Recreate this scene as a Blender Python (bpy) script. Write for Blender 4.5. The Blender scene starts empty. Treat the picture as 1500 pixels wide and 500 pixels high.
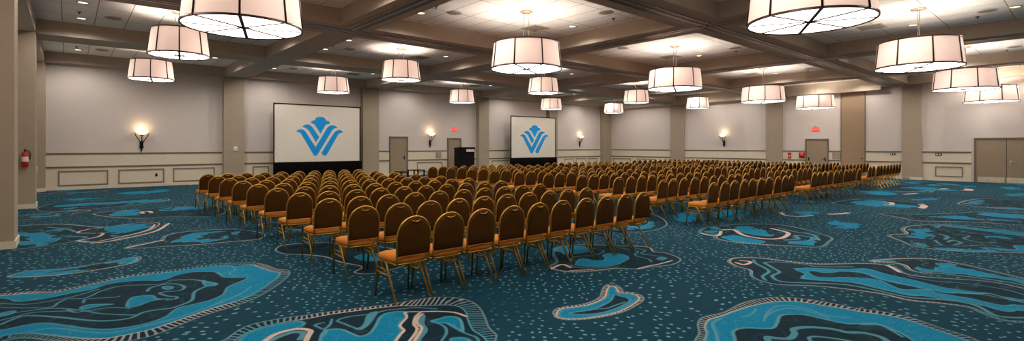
import bpy, math, random
import numpy as np
from mathutils import Matrix, Vector
random.seed(7)
rng = np.random.default_rng(11)
PI = math.pi
scene = bpy.context.scene
COL = scene.collection

# ------------------------------------------------------------------ camera geometry
F, CX, HY, H = 743.0, 750.0, 214.0, 1.65
fu, fv = 0.6586, 0.7525                      # viewing direction on the floor plan
def floor_pt(x, y):
    """where a sight line through picture point (x, y) meets the carpet"""
    d = F * H / (y - HY); a = (x - CX) / F * d
    return (a * fv + d * fu, -a * fu + d * fv)
def wall_u(x, v):
    """position along a wall facing the camera at depth v"""
    a = (x - CX) / F
    d = v / (-a * fu + fv)
    return (a * fv + fu) * d, d
def right_s(x):
    a = (x - CX) / F
    ru, rv = a * fv + fu, -a * fu + fv
    d = RW0 / (ru - RWK * rv)
    return rv * d / TL, d
def zat(y, d): return H - (y - HY) * d / F
RW0, RWK = 30.9, 0.0553                        # right wall: u = RW0 + RWK * v
RWN = math.hypot(1, RWK)
TL = 1 / RWN

# ------------------------------------------------------------------ materials
def lin(c):
    return tuple(((x / 255) / 12.92 if x / 255 <= 0.04045 else ((x / 255 + 0.055) / 1.055) ** 2.4) for x in c) + (1,)
def mat(name, rgb, rough=0.7, metal=0.0, noise=0.08, scale=30, bump=0.0, emis=None, estr=0.0, spec=0.4, aniso=None, rgb2=None, detail=3):
    m = bpy.data.materials.new(name); m.use_nodes = True
    nt = m.node_tree; N = nt.nodes; L = nt.links
    b = N['Principled BSDF']
    b.inputs['Roughness'].default_value = rough
    b.inputs['Metallic'].default_value = metal
    b.inputs['Specular IOR Level'].default_value = spec
    tc = N.new('ShaderNodeTexCoord'); mp = N.new('ShaderNodeMapping'); nz = N.new('ShaderNodeTexNoise')
    if aniso: mp.inputs['Scale'].default_value = aniso
    nz.inputs['Scale'].default_value = scale; nz.inputs['Detail'].default_value = detail
    L.new(tc.outputs['Object'], mp.inputs[0]); L.new(mp.outputs[0], nz.inputs['Vector'])
    cr = N.new('ShaderNodeValToRGB')
    c = lin(rgb); c2 = lin(rgb2) if rgb2 else c
    cr.color_ramp.elements[0].position = 0.3; cr.color_ramp.elements[1].position = 0.7
    cr.color_ramp.elements[0].color = tuple(max(0, x * (1 - noise)) for x in c[:3]) + (1,)
    cr.color_ramp.elements[1].color = tuple(min(1, x * (1 + noise)) for x in c2[:3]) + (1,)
    L.new(nz.outputs['Fac'], cr.inputs[0]); L.new(cr.outputs[0], b.inputs['Base Color'])
    if bump:
        bp = N.new('ShaderNodeBump'); bp.inputs['Strength'].default_value = bump; bp.inputs['Distance'].default_value = 0.01
        L.new(nz.outputs['Fac'], bp.inputs['Height']); L.new(bp.outputs[0], b.inputs['Normal'])
    if emis:
        b.inputs['Emission Color'].default_value = lin(emis); b.inputs['Emission Strength'].default_value = estr
    return m

M = {}
M['wallpaper'] = mat('wallpaper', (196, 186, 178), 0.8, noise=0.05, scale=14, aniso=(9, 9, .7), bump=.15)
M['wainscot'] = mat('wainscot', (206, 194, 172), 0.55, noise=0.02, scale=5)
M['moulding'] = mat('moulding', (128, 112, 90), 0.5, noise=0.04, scale=9)
M['taupe'] = mat('taupe_paint', (156, 141, 121), 0.75, noise=0.03, scale=6)
M['taupe_dark'] = mat('taupe_panel', (146, 122, 96), 0.7, noise=0.03, scale=6)
M['beam'] = mat('beam_paint', (170, 156, 139), 0.75, noise=0.03, scale=4)
M['track'] = mat('track_metal', (66, 58, 52), 0.35, 0.6, noise=0.1, scale=20)
M['track_lip'] = mat('track_lip', (150, 134, 120), 0.3, 0.5, noise=0.1, scale=20)
M['door'] = mat('door_paint', (142, 124, 102), 0.5, noise=0.03, scale=4)
M['door_frame'] = mat('door_frame_paint', (108, 94, 76), 0.5, noise=0.03, scale=4)
M['steel'] = mat('steel', (190, 186, 178), 0.3, 0.9, noise=0.08, scale=40)
M['kick'] = mat('kick_plate', (205, 195, 176), 0.35, 0.35, noise=0.1, scale=12)
M['brass'] = mat('gold_frame', (182, 140, 58), 0.38, 0.85, noise=0.12, scale=30)
M['seat'] = mat('seat_fabric', (196, 118, 42), 0.85, noise=0.16, scale=160, bump=.25, spec=.12)
M['back'] = mat('back_fabric', (68, 40, 8), 0.85, noise=0.2, scale=180, bump=.3, spec=.08)  # shade on the chair backs is mixed into this dark brown
M['black'] = mat('black_rubber', (18, 16, 15), 0.6, noise=0.2)
M['darkframe'] = mat('dark_metal', (34, 28, 24), 0.4, 0.5, noise=0.1)
M['bronze'] = mat('bronze', (62, 42, 34), 0.45, 0.6, noise=0.1, scale=20)
M['canopy'] = mat('canopy_metal', (150, 132, 108), 0.4, 0.6)
M['shade'] = mat('shade_fabric', (225, 200, 186), 0.8, noise=0.03, scale=3, emis=(255, 216, 200), estr=0.27)
M['diffuser'] = mat('diffuser_acrylic', (250, 246, 238), 0.5, noise=0.01, emis=(255, 245, 234), estr=2.3)
M['bulbglass'] = mat('sconce_glass', (255, 240, 220), 0.4, noise=0.02, emis=(255, 216, 170), estr=1.1)
M['drape'] = mat('black_drape', (10, 6, 6), 0.95, spec=.05, noise=0.3, scale=6, aniso=(8, 8, .5))
M['lectern'] = mat('black_laminate', (10, 6, 5), 0.5, spec=.15, noise=0.2)
M['screen'] = mat('screen_fabric', (214, 206, 192), 0.9, noise=0.012, scale=3)
M['logo'] = mat('logo_blue', (0, 142, 214), 0.8, noise=0.0)
M['red'] = mat('red_paint', (176, 24, 26), 0.35, noise=0.05)
M['paper'] = mat('white_label', (214, 206, 192), 0.6, noise=0.05)
M['white'] = mat('white_plastic', (214, 208, 200), 0.5, noise=0.02)
M['grey'] = mat('grey_grille', (134, 124, 112), 0.6, noise=0.12, scale=60)
M['redglow'] = mat('exit_letters', (255, 40, 40), 0.5, noise=0, emis=(255, 50, 50), estr=2.2)
M['signface'] = mat('exit_face', (150, 90, 84), 0.5, noise=0.02, emis=(255, 90, 80), estr=0.25)
M['recess'] = mat('recessed_lamp', (255, 236, 190), 0.5, noise=0, emis=(255, 226, 176), estr=1.6)
M['trimring'] = mat('ring_trim', (180, 168, 150), 0.5, noise=0.03)

# ceiling tiles: node-based grid
def tile_mat():
    m = bpy.data.materials.new('ceiling_tiles'); m.use_nodes = True
    nt = m.node_tree; N = nt.nodes; L = nt.links; b = N['Principled BSDF']
    b.inputs['Roughness'].default_value = 0.9
    tc = N.new('ShaderNodeTexCoord')
    br = N.new('ShaderNodeTexBrick'); br.offset = 0.0
    br.inputs['Scale'].default_value = 1.0
    br.inputs['Brick Width'].default_value = 0.68; br.inputs['Row Height'].default_value = 1.36
    br.inputs['Mortar Size'].default_value = 0.011; br.inputs['Mortar Smooth'].default_value = 0.2
    br.inputs['Color1'].default_value = lin((238, 234, 226)); br.inputs['Color2'].default_value = lin((232, 228, 220))
    br.inputs['Mortar'].default_value = lin((140, 128, 112))
    mp = N.new('ShaderNodeMapping'); mp.inputs['Location'].default_value = (0.12, 0.0, 0)
    L.new(tc.outputs['Object'], mp.inputs[0]); L.new(mp.outputs[0], br.inputs['Vector'])
    nz = N.new('ShaderNodeTexNoise'); nz.inputs['Scale'].default_value = 60
    L.new(tc.outputs['Object'], nz.inputs['Vector'])
    mx = N.new('ShaderNodeMix'); mx.data_type = 'RGBA'; mx.blend_type = 'MULTIPLY'; mx.inputs[0].default_value = 0.12
    L.new(br.outputs['Color'], mx.inputs[6]); L.new(nz.outputs['Fac'], mx.inputs[7]); L.new(mx.outputs[2], b.inputs['Base Color'])
    return m
M['tiles'] = tile_mat()

# ------------------------------------------------------------------ mesh helpers
class MB:
    def __init__(s): s.v = []; s.f = []; s.smooth = []
    def add(s, vs, fs, smooth=False):
        o = len(s.v); s.v += [tuple(p) for p in vs]
        s.f += [tuple(i + o for i in f) for f in fs]; s.smooth += [smooth] * len(fs)
    def box(s, a, b, c, d, e, f):
        x0, x1 = sorted((a, b)); y0, y1 = sorted((c, d)); z0, z1 = sorted((e, f))
        s.add([(x0,y0,z0),(x1,y0,z0),(x1,y1,z0),(x0,y1,z0),(x0,y0,z1),(x1,y0,z1),(x1,y1,z1),(x0,y1,z1)],
              [(0,3,2,1),(4,5,6,7),(0,1,5,4),(1,2,6,5),(2,3,7,6),(3,0,4,7)])
        return s
    def tube(s, pts, r, n=8, closed=False, cap=True):
        pts = [Vector(p) for p in pts]; k = len(pts); vs = []
        rr = r if isinstance(r, (list, tuple)) else [r] * k
        up = None
        for i, p in enumerate(pts):
            if closed: t = (pts[(i + 1) % k] - pts[i - 1])
            else: t = (pts[min(i + 1, k - 1)] - pts[max(i - 1, 0)])
            t.normalize()
            if up is None:
                up = Vector((0, 0, 1)) if abs(t.z) < .9 else Vector((1, 0, 0))
            a = t.cross(up)
            if a.length < 1e-4: a = t.cross(Vector((0, 1, 0)))
            a.normalize(); b = a.cross(t).normalized(); up = b
            for j in range(n):
                q = 2 * PI * j / n
                vs.append(p + a * (math.cos(q) * rr[i]) + b * (math.sin(q) * rr[i]))
        fs = []
        for i in range(k if closed else k - 1):
            i2 = (i + 1) % k
            for j in range(n):
                j2 = (j + 1) % n
                fs.append((i * n + j, i * n + j2, i2 * n + j2, i2 * n + j))
        if cap and not closed:
            fs.append(tuple(range(n))); fs.append(tuple((k - 1) * n + j for j in reversed(range(n))))
        s.add(vs, fs, True); return s
    def lathe(s, prof, n=24, cx=0, cy=0, smooth=True, a0=0, a1=2 * PI):
        """prof: list of (r, z)"""
        full = abs(a1 - a0 - 2 * PI) < 1e-6; m = n if full else n + 1
        vs = []; fs = []
        for r, z in prof:
            for j in range(m):
                q = a0 + (a1 - a0) * j / n
                vs.append((cx + r * math.cos(q), cy + r * math.sin(q), z))
        for i in range(len(prof) - 1):
            for j in range(n):
                j2 = (j + 1) % m
                fs.append((i * m + j, i * m + j2, (i + 1) * m + j2, (i + 1) * m + j))
        s.add(vs, fs, smooth); return s
    def prism(s, poly, fn, t0, t1):
        """poly: 2D outline; fn(a, b, t) -> point"""
        n = len(poly)
        vs = [fn(a, b, t0) for a, b in poly] + [fn(a, b, t1) for a, b in poly]
        if n > 6:
            from mathutils.geometry import tessellate_polygon
            tri = tessellate_polygon([[Vector((a, b, 0)) for a, b in poly]])
            caps = [tuple(t) for t in tri] + [tuple(i + n for i in t) for t in tri]
        else: caps = [tuple(range(n))[::-1], tuple(range(n, 2 * n))]
        fs = caps + [(i, (i + 1) % n, (i + 1) % n + n, i + n) for i in range(n)]
        s.add(vs, fs); return s
    def xf(s, fn):
        s.v = [tuple(fn(*p)) for p in s.v]; return s
    def mesh(s, name, m):
        me = bpy.data.meshes.new(name); me.from_pydata(s.v, [], s.f)
        me.polygons.foreach_set('use_smooth', s.smooth)
        me.materials.append(m); me.update()
        import bmesh
        bm = bmesh.new(); bm.from_mesh(me); bmesh.ops.recalc_face_normals(bm, faces=bm.faces); bm.to_mesh(me); bm.free()
        return me
    def build(s, name, m, parent=None, loc=None, bevel=0):
        o = bpy.data.objects.new(name, s.mesh(name, m)); COL.objects.link(o)
        if parent: o.parent = parent
        if loc: o.location = loc
        if bevel:
            bv = o.modifiers.new('bevel', 'BEVEL'); bv.width = bevel; bv.segments = 2; bv.limit_method = 'ANGLE'
        return o

def tag(o, label=None, cat=None, group=None, kind=None):
    if label: o['label'] = label
    if cat: o['category'] = cat
    if group: o['group'] = group
    if kind: o['kind'] = kind
    return o
def empty(name, loc, rz=0):
    o = bpy.data.objects.new(name, None); COL.objects.link(o); o.empty_display_size = .1
    o.location = loc; o.rotation_euler = (0, 0, rz); return o
def kids(o): return KID.get(o.name, [])
KID = {}
def copy_tree(o, parent=None):
    c = o.copy(); COL.objects.link(c)
    if parent: c.parent = parent
    for ch in list(o.children): copy_tree(ch, c)
    return c
def catmull(P, closed=True, k=4):
    P = np.array(P, float); n = len(P); out = []
    rngi = range(n) if closed else range(n - 1)
    for i in rngi:
        if closed: p0, p1, p2, p3 = P[i - 1], P[i], P[(i + 1) % n], P[(i + 2) % n]
        else: p0, p1, p2, p3 = P[max(i - 1, 0)], P[i], P[i + 1], P[min(i + 2, n - 1)]
        for j in range(k):
            t = j / k
            out.append(.5 * (2 * p1 + (p2 - p0) * t + (2 * p0 - 5 * p1 + 4 * p2 - p3) * t * t + (3 * p1 - p0 - 3 * p2 + p3) * t ** 3))
    if not closed: out.append(P[-1])
    return np.array(out)
ORD = ['first', 'second', 'third', 'fourth', 'fifth', 'sixth', 'seventh', 'eighth', 'ninth', 'tenth', 'eleventh']

# ================================================================== CARPET
VB, VF = -6.2, 25.3            # back and screen wall
UL = -1.35                     # left wall
# outlines traced from the carpet: each (inner outline, band width or outer outline)
def P(*a): return [floor_pt(x, y) for x, y in a]
OUT = []; BLUE = []; HOLE = []; LINE = []; TANL = []
# big agate lower left
OUT.append((P((-90,452),(-40,438),(0,434),(43,430),(72,429.5),(101,425),(134,417.5),(168,409.5),(199,404.5),(250,398.5),(308,390.5),(344,388.5),(368,388),(380,392),(400,398),(410,400),(404,409),(390,419),(368,433),(344,442),(308,453),(279,463),(248,474),(216,484),(168,494),(140,496.5),(110,495),(72,491),(48,488.5),(24,489),(0,493),(-60,500),(-110,480)),
 P((-95,446),(-40,434),(0,431),(43,427.5),(72,427),(101,422.5),(134,415),(168,407),(199,402),(250,396),(308,387.8),(344,385.5),(370,385),(388,388),(406,394.5),(421,396),(424,402),(412,414),(394,426),(372,438),(346,448),(308,459.5),(279,470),(248,483),(216,494),(168,503),(140,504),(110,502),(72,499),(48,496),(24,496),(0,501),(-60,508),(-125,482))))
BLUE.append(OUT[-1][0])
HOLE.append(P((-50,446),(5,438),(24,442),(48,440),(79,435),(108,429),(134,424.4),(156,417),(187,412.4),(216,411),(236,411),(260,404),(284,399),(305,398.7),(317,400.4),(325,406),(344,407),(363,407),(353,412.4),(334,420.8),(327,431.6),(308,440),(284,446),(260,452),(243,464),(212,474.8),(168,482),(132,482),(96,477),(62,473.6),(36,477),(0,484.4),(-50,490)))
LINE += [(P((0,451),(70,451),(85,444),(100,438),(125,437),(150,426),(180,419),(230,417),(250,413)), .012),
 (P((0,476),(31,464),(55,463),(79,464.5),(96,466),(134,470),(163,470),(192,466),(213,457),(249,452),(260,449),(281,440),(285,428),(303,419.6),(317,416),(296,412),(281,410),(248,411)), .018),
 (P((216,427),(219,423),(230,419),(250,416),(266,418),(270,422),(262,426),(240,428),(234,430),(245,434),(258,435),(258,438),(245,440)), .016),
 (P((122,444),(125,439),(145,437),(168,436),(175,434)), .012), (P((100,454),(110,458),(125,456),(160,451),(190,452)), .012),
 (P((0,445),(40,446),(75,441),(110,434),(145,424)), .010), (P((0,462),(40,456),(80,452),(120,455),(150,460),(200,462)), .010),
 (P((0,470),(20,465),(50,458),(100,456)), .01), (P((40,486),(80,481),(130,487),(170,487),(225,475),(260,466),(300,452),(330,441)), .012),
 (P((340,391),(345,396),(336,400),(345,405),(366,404)), .010), (P((368,420),(350,432),(320,444),(306,450)), .012)]
BLUE += [P((186,449),(192,437),(205,434),(222,433),(230,438),(247,438),(222,441),(200,449)), P((118,451),(128,447),(150,446),(166,446),(150,448),(125,453)),
 P((236,421),(243,419),(252,420),(253,423),(244,424.5)), P((296,411),(305,413),(318,416),(312,419),(300,418)), P((0,460),(10,457),(22,456),(14,461),(0,464))]
# bottom centre agate
OUT.append((P((330,512),(344,500),(358,490),(372,484),(386,479),(408,474),(428,470.6),(449,467.5),(470,463.6),(491,460),(536,454),(579,449),(608,448.7),(635,447.8),(658,447.4),(673,450.5),(682,457.7),(685,469.4),(692,483.8),(703,491),(712,500),(718,530),(560,560),(340,545)),
 P((318,508),(333,496),(350,484),(365,477),(386,471.5),(408,467.5),(428,464.6),(449,462),(470,458.6),(500,455),(536,450.5),(572,446),(600,441),(626,437),(648,435.6),(671,437),(689,441.5),(702,450.5),(710.6,465.8),(716,480),(727,491),(726,500),(735,530),(560,575),(325,555))))
BLUE += [P((350,500),(365,488),(386,480.5),(408,475.5),(430,472),(440,471),(446,474),(440,479),(420,484),(400,490),(385,500),(370,520),(340,520)),
 P((470,520),(470,496),(474,487),(482,483),(500,483),(515,489),(527,493),(541,489),(550,478),(558,464),(572,458),(593,457),(595,464),(584,475),(588,484),(583,492),(578,500),(560,530)),
 P((632,470.5),(645,467),(655,464),(668,465),(675,470),(678,485),(668,481),(655,474),(640,473)),
 P((540,461),(552,457),(548,464),(541,474),(532,481),(522,482),(533,477)), P((660,498),(670,495),(682,496),(690,502),(670,512))]
LINE += [(P((640,453),(610,451),(585,453),(565,455),(545,462),(538,475),(528,483),(515,479),(500,473),(494,471),(500,467),(520,463),(541,461)), .014),
 (P((470,520),(470,496),(474,487),(482,483),(500,483),(515,489),(527,493),(541,489),(550,478),(558,464),(572,458),(593,457)), .014),
 (P((486,468),(484,475),(478,481)), .012), (P((475,473),(461,477),(478,485),(474,492)), .012), (P((632,471),(650,478),(654,488),(645,502)), .012),
 (P((655,474),(680,488),(697,494),(702,502)), .012), (P((395,500),(410,493),(430,487),(445,488),(440,497)), .03),
 (P((619,463),(617,475),(622,484),(614,495),(608,505)), .03), (P((632,471),(645,467),(655,464),(668,465),(675,470),(678,485)), .010)]
TANL += [(P((578,502),(587,490),(592,484),(586,477),(596,465),(593,458),(612,457)), .013), (P((596,504),(606,492),(611,482),(606,475),(609,464),(616,458)), .014),
 (P((604,504),(614,490),(618,480),(611,474),(613,465),(620,460)), .010),
 (P((616,457),(640,456.5),(665,458),(683,464)), .016), (P((383,504),(400,492),(420,485),(440,482),(455,485),(452,492),(447,502)), .024)]
# peanut
OUT.append((P((816,461),(823,453),(862,447),(885,437),(889,428),(892,421),(897,419),(903,423),(907,429),(927,431),(936,438),(922,449),(900,458.6),(862,466),(832,467.5),(818,465)), .09))
BLUE.append(P((818,461),(825,454),(862,448),(887,437),(890,428),(893,422),(897,420),(902,424),(906,430),(926,432),(934,438),(920,448),(900,457.6),(862,465),(832,466.5),(820,464)))
HOLE.append(P((835,459),(869,453),(893,442),(900,432),(908,434),(920,437),(922,442),(903,452),(879,459),(849,461)))
LINE += [(P((844,457),(862,455),(875,453),(889,452),(903,447),(916,443)), .012)]
# agate beneath the front row's right end
OUT.append((P((806,392),(818,384),(812,372),(815,364),(835,360),(870,359),(903,360.6),(947,362),(957,369),(974.5,371),(996,380),(981,388),(950,391),(934,394),(903,393),(869,396.5),(835,398)), .06))
BLUE += [P((842,386),(852,379),(879,381),(886,372.5),(910,372.5),(922,379),(910,386),(886,390.5),(849,389.5)), P((813,366),(835,361),(859,362),(866,369),(850,372),(825,372.5)), P((962.6,379),(971,377),(976,379),(968,382))]
LINE += [(P((905,363),(923,366),(935,369),(930,374),(950,380),(954,384)), .014), (P((925,363),(945,367),(940,372),(970,376)), .014), (P((868,364),(885,368),(870,374),(840,377),(838,390),(870,393),(905,391)), .014)]
TANL += [(P((808,394),(818,389),(826,388),(836,392)), .05), (P((835,397),(869,395)), .016), (P((934,394),(950,390),(966,387),(985,382)), .016)]
# lower right big agate
OUT.append((P((1030,520),(1032,500),(1036,489),(1033,479),(1039,469),(1058,463),(1077,456),(1101,448.6),(1127,443.4),(1153,441.7),(1179,443.4),(1205,447.7),(1240,453),(1257,456.4),(1304,463),(1332,470),(1369,482.5),(1397,492),(1418,500),(1455,520),(1440,545),(1200,560)),
 P((1016,520),(1018,500),(1024,489),(1022.5,474),(1030,465),(1058,458.5),(1070,453),(1091,443),(1127,436.5),(1153,436),(1188,439.5),(1210,443),(1240,449),(1257,452),(1291,456.5),(1332,465),(1379,481),(1412,491),(1434,500),(1475,520),(1460,560),(1200,575))))
BLUE.append(OUT[-1][0])
HOLE.append(P((1077,500),(1073.6,487.6),(1079,483),(1093,480.6),(1129,481.5),(1138,474),(1142,464),(1153,461),(1179,461.6),(1214,469.4),(1240,474.5),(1257,474.5),(1285,475),(1304,481.6),(1323,490),(1339,500),(1360,520),(1300,550),(1077,560)))
LINE += [(P((1119,471),(1123,460),(1136,449.5),(1162,448.6),(1188,454.7),(1214,463),(1245,466)), .014), (P((1120,466),(1135,456),(1160,452),(1190,458),(1215,467)), .012),
 (P((1052,502),(1049,489),(1044,474),(1056,467)), .016), (P((1087,465),(1100,461),(1108,453)), .012),
 (P((1127,502),(1124,494.5),(1140,496),(1157,496),(1164,489),(1162,483),(1175,480),(1197,480),(1223,483),(1240,487),(1265,488),(1290,494),(1302,502)), .028),
 (P((1190,502),(1185,495),(1200,493.6),(1240,499),(1260,504)), .016),
 (P((1077,500),(1073.6,487.6),(1079,483),(1093,480.6),(1129,481.5),(1138,474),(1142,464),(1153,461),(1179,461.6),(1214,469.4),(1240,474.5),(1257,474.5),(1285,475),(1304,481.6),(1323,490),(1339,500)), .014),
 (P((1262,476),(1290,477),(1305,484),(1322,494)), .010)]
# long agate mid right
OUT.append((P((1070,383),(1079,378.5),(1110,378.5),(1154,383.5),(1198,387.5),(1240,387),(1280,387),(1306,391.4),(1324,401),(1350,405.7),(1394,409),(1438,412),(1471,416.7),(1500,423),(1600,442),(1680,466),(1600,480),(1500,471),(1472,468.5),(1444,459),(1422,450),(1379,444),(1332,439.5),(1295,431),(1257,425.5),(1209,420),(1176,418),(1143,417),(1119,412.5),(1103,405),(1101,396),(1080,390)), .075))
BLUE.append(P((1156,392.6),(1172,392.6),(1189,393),(1230,394.5),(1250,394.5),(1271,394),(1295,401),(1339,411),(1363,417),(1394,423),(1420,426),(1444,426),(1472,434),(1500,438),(1600,452),(1600,458),(1500,443),(1481,441),(1453,433),(1416,431),(1388,430),(1372,427),(1346,421),(1317,416),(1288,409),(1262,400),(1240,399),(1209,400),(1192,398),(1189,401),(1202,406),(1240,406),(1284,410),(1302,417),(1323,424.5),(1358,424.5),(1379,430),(1416,436),(1444,443),(1472,448),(1500,447),(1600,460),(1600,468),(1500,454.5),(1481,456.5),(1463,454.5),(1435,446),(1397,439.5),(1360,434),(1332,433),(1306,427),(1288,422),(1269,418),(1250,414),(1198,410.5),(1174,408),(1176,402.5),(1165,397)))
LINE += [(P((1119,385),(1136,384),(1176,387),(1200,391),(1250,391)), .018), (P((1119,385),(1132,392.6),(1142,399),(1131,404.7),(1143,412.4),(1176,414.6),(1220,416),(1250,419),(1290,427),(1332,436),(1390,440),(1430,448),(1460,463),(1500,466)), .022),
 (P((1104,381),(1107,386),(1126.5,397),(1117,405),(1122,411)), .02), (P((1330,405),(1370,412),(1420,416),(1470,424),(1500,432)), .014),
 (P((1189,396),(1230,397.5),(1262,399),(1290,408),(1320,415.5),(1372,426.5),(1440,432),(1500,444)), .010),(P((1172,408),(1198,411),(1250,414.5),(1300,426),(1360,435),(1440,448),(1500,456)), .012)]
TANL += [(P((1085,382),(1100,384),(1090,388),(1078,385)), .05), (P((1300,389),(1308,393),(1318,399)), .05)]
# spindle above it
OUT.append((P((1277,382.7),(1310,380),(1337,379.5),(1363,380),(1405,387),(1449,397),(1500,409),(1600,430),(1600,440),(1500,418),(1465,411.5),(1420,405.5),(1372,400),(1350,399.5),(1335,395),(1328,389),(1310,385)), .09))
BLUE.append(P((1277,382.7),(1330,381.2),(1363,381.5),(1405,389),(1449,399),(1500,411),(1600,432),(1600,438),(1500,416.5),(1465,410),(1420,404),(1372,398.5),(1352,398.5),(1338,394),(1332,387),(1300,384)))
HOLE.append(P((1339,386.5),(1353,385),(1368,392),(1370,396),(1354,393),(1349,389)))
# right agate
OUT.append((P((1304,345),(1330,343),(1325,336),(1337,331.5),(1372,329.5),(1416,331),(1460,335),(1500,341),(1600,351),(1600,375),(1500,370.5),(1416,368.5),(1372,365.5),(1339,360.5),(1324,354)), .09))
BLUE += [P((1310,346),(1335,343),(1330,337),(1345,332),(1375,331),(1373,338),(1358,341),(1369,346),(1362,350),(1335,349)), P((1325,350),(1345,353),(1361,358),(1358,362),(1340,359)),
 P((1406,366),(1440,362.5),(1488,366),(1485,361),(1500,360),(1600,366),(1600,374),(1500,370),(1440,370)), P((1372,330),(1416,331.5),(1460,336),(1500,342),(1600,352),(1600,358),(1500,346.5),(1460,341),(1416,335.5)), P((1445,346),(1470,347),(1488,352),(1450,349.5)), P((1362,361),(1400,364.5),(1410,367.5),(1380,366))]
LINE += [(P((1375,336),(1400,338),(1430,342),(1470,345)), .02), (P((1370,352),(1380,359),(1410,361),(1440,359),(1470,362)), .02), (P((1388,355),(1396,352),(1408,356),(1398,359)), .025), (P((1400,343),(1420,346),(1412,350),(1440,356),(1460,355)), .02), (P((1376,343),(1388,347),(1384,351)), .03)]
# left-middle pieces
OUT.append((P((1027,341),(1034,335),(1059,331),(1099,328.7),(1143,330),(1176,336),(1198,342),(1217,348.6),(1212,354),(1200,361.5),(1165,360.5),(1110,357.5),(1066,353),(1050,348),(1055,343),(1036,343)), .1))
BLUE += [P((1034,338),(1048,333),(1056,337),(1048,341),(1036,341)), P((1053,344),(1066,343),(1090,348),(1117,353),(1143,356.5),(1100,356.5),(1066,351)), P((1075,335),(1088,331.5),(1116,335),(1134,340),(1130,346),(1110,345),(1090,341)), P((1155,354),(1185,352.5),(1188,347),(1196,352),(1194,359),(1165,359))]
TANL += [(P((1059,337),(1075,337),(1090,345),(1120,350),(1145,349),(1155,342),(1143,338),(1130,335)), .04), (P((1028,342),(1040,345),(1053,345),(1056,339)), .06)]
LINE += [(P((1140,334),(1165,340),(1190,344),(1200,352)), .03), (P((1150,352),(1170,350),(1165,345),(1185,347)), .03)]
# smaller ones on the right
OUT.append((P((1222,297),(1261,292),(1301,293.5),(1344,297.5),(1354,301),(1350,306),(1309,304.5),(1266,302.5),(1232,300)), .1))
BLUE += [P((1245,298),(1260,293.5),(1290,294),(1306,298),(1345,302),(1345,304.5),(1310,304),(1266,301.5)), P((1207,331),(1222,323),(1233,326),(1257,327.6),(1262,331),(1250,335),(1220,334),(1236,331)), P((1143,312),(1175,309.5),(1200,312),(1190,316),(1165,316.5)),
 P((1410,299),(1425,295),(1442,294),(1448,304),(1431,302)), P((1448,304),(1500,303.5),(1560,304),(1560,308),(1500,307)), P((1430,313),(1445,311.5),(1500,314),(1600,318),(1600,324),(1500,321),(1450,317)), P((1360,318),(1400,316),(1440,320),(1500,325),(1400,321)),
 P((1318,275),(1350,273.8),(1385,277),(1410,279.5),(1370,279)), P((1256,281),(1285,280),(1316,284),(1300,286.5),(1270,284)), P((1335,292),(1370,290),(1372,292.5),(1345,294)), P((1465,274.5),(1485,274),(1500,277),(1480,278)), P((1405,273),(1425,272.3),(1430,274),(1410,274.5)), P((1470,285),(1500,283),(1520,286),(1490,287.5))]
TANL += [(P((1296,296),(1306,297),(1306,300),(1298,300)), .12), (P((1349,300),(1354,302),(1350,305)), .16), (P((1380,277),(1386,276.5)), .2), (P((1413,279),(1420,279),(1418,277)), .25), (P((1143,311),(1150,315.5),(1170,317.5),(1190,316)), .04), (P((1215,314),(1230,313.5),(1242,312)), .12), (P((1325,285),(1342,283.5)), .15)]
OUT.append((P((1405,299),(1422,293.5),(1448,291.5),(1500,294),(1600,296),(1600,310),(1500,307),(1457,305),(1431,302.5)), .12))
OUT.append((P((1290,313),(1340,314.5),(1400,313),(1440,310.5),(1500,312),(1600,316),(1600,336),(1500,330),(1420,325),(1350,323.5),(1320,319)), .12))
# left side
OUT.append((P((14,405),(43,397.5),(96,394),(144,387),(178,381),(200,377),(196,384),(173,389.6),(125,398),(72,404),(29,406)), .07))
BLUE.append(OUT[-1][0]); HOLE.append(P((50,402.3),(96,397.5),(150,391),(172,385),(150,387),(96,395.2)))
BLUE += [P((15,342),(48,340),(62,336),(106,335),(91,340),(72,349),(89,349),(67,359),(43,361),(10,359),(25,354),(48,353),(25,347)),
 P((153,338),(163,330),(197,329),(228,328),(211,337),(187,342),(168,347),(158,342))]
OUT.append((P((5,335),(50,330),(95,329),(150,333),(200,327),(232,327),(222,336),(190,345),(150,355),(118,352),(95,356),(60,361),(10,363)), .06))
TANL += [(P((111,353),(134,355),(168,349),(204,341),(221,335),(227,329)), .045), (P((134,356.5),(165,353),(200,346),(230,338),(247,327.6)), .03), (P((156,333),(130,336),(113,341),(134,342),(151,342),(144,347),(129,350),(113,353)), .05)]
LINE += [(P((40,330),(95,329),(150,334)), .03), (P((90,346),(125,347),(122,349)), .03), (P((70,333),(100,336),(110,340)),.03)]
OUT.append((P((186,363),(209,357),(238,352),(246,345),(272,340),(308,337),(350,336.5),(385,343),(378,350.5),(344,353.5),(296,358),(248,360.5),(205,363.3)), .07))
BLUE.append(P((250,357),(262,349),(284,342),(308,340),(349,337),(345,344),(325,351),(296,356),(265,358)))
HOLE.append(P((284,350),(296,348),(305,343),(322,342),(318,346),(325,350),(305,350),(292,352)))
TANL += [(P((187,363),(209,358.5),(240,352)), .05)]
OUT.append((P((138,314),(154,311),(192,308),(250,304),(310,302),(330,309),(310,317),(250,317.5),(204,320),(163,318)), .09))
BLUE += [P((160,315),(180,309),(200,308),(208,310),(198,315),(175,317)), P((232,308),(260,303.5),(300,304),(290,307),(260,309.5)), P((80,302),(120,298),(170,296),(200,292.5),(232,292),(244,294),(200,298.5),(150,302.5),(90,307)), P((170,283),(210,280),(250,277),(240,281.5),(190,285)), P((90,292),(130,290),(150,291),(110,294))]
HOLE.append(P((70,305),(130,301),(180,298),(205,296),(180,299.5),(130,303.5)))
TANL += [(P((210,313),(208,310.5),(218,309.5),(222,312)), .09)]
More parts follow.
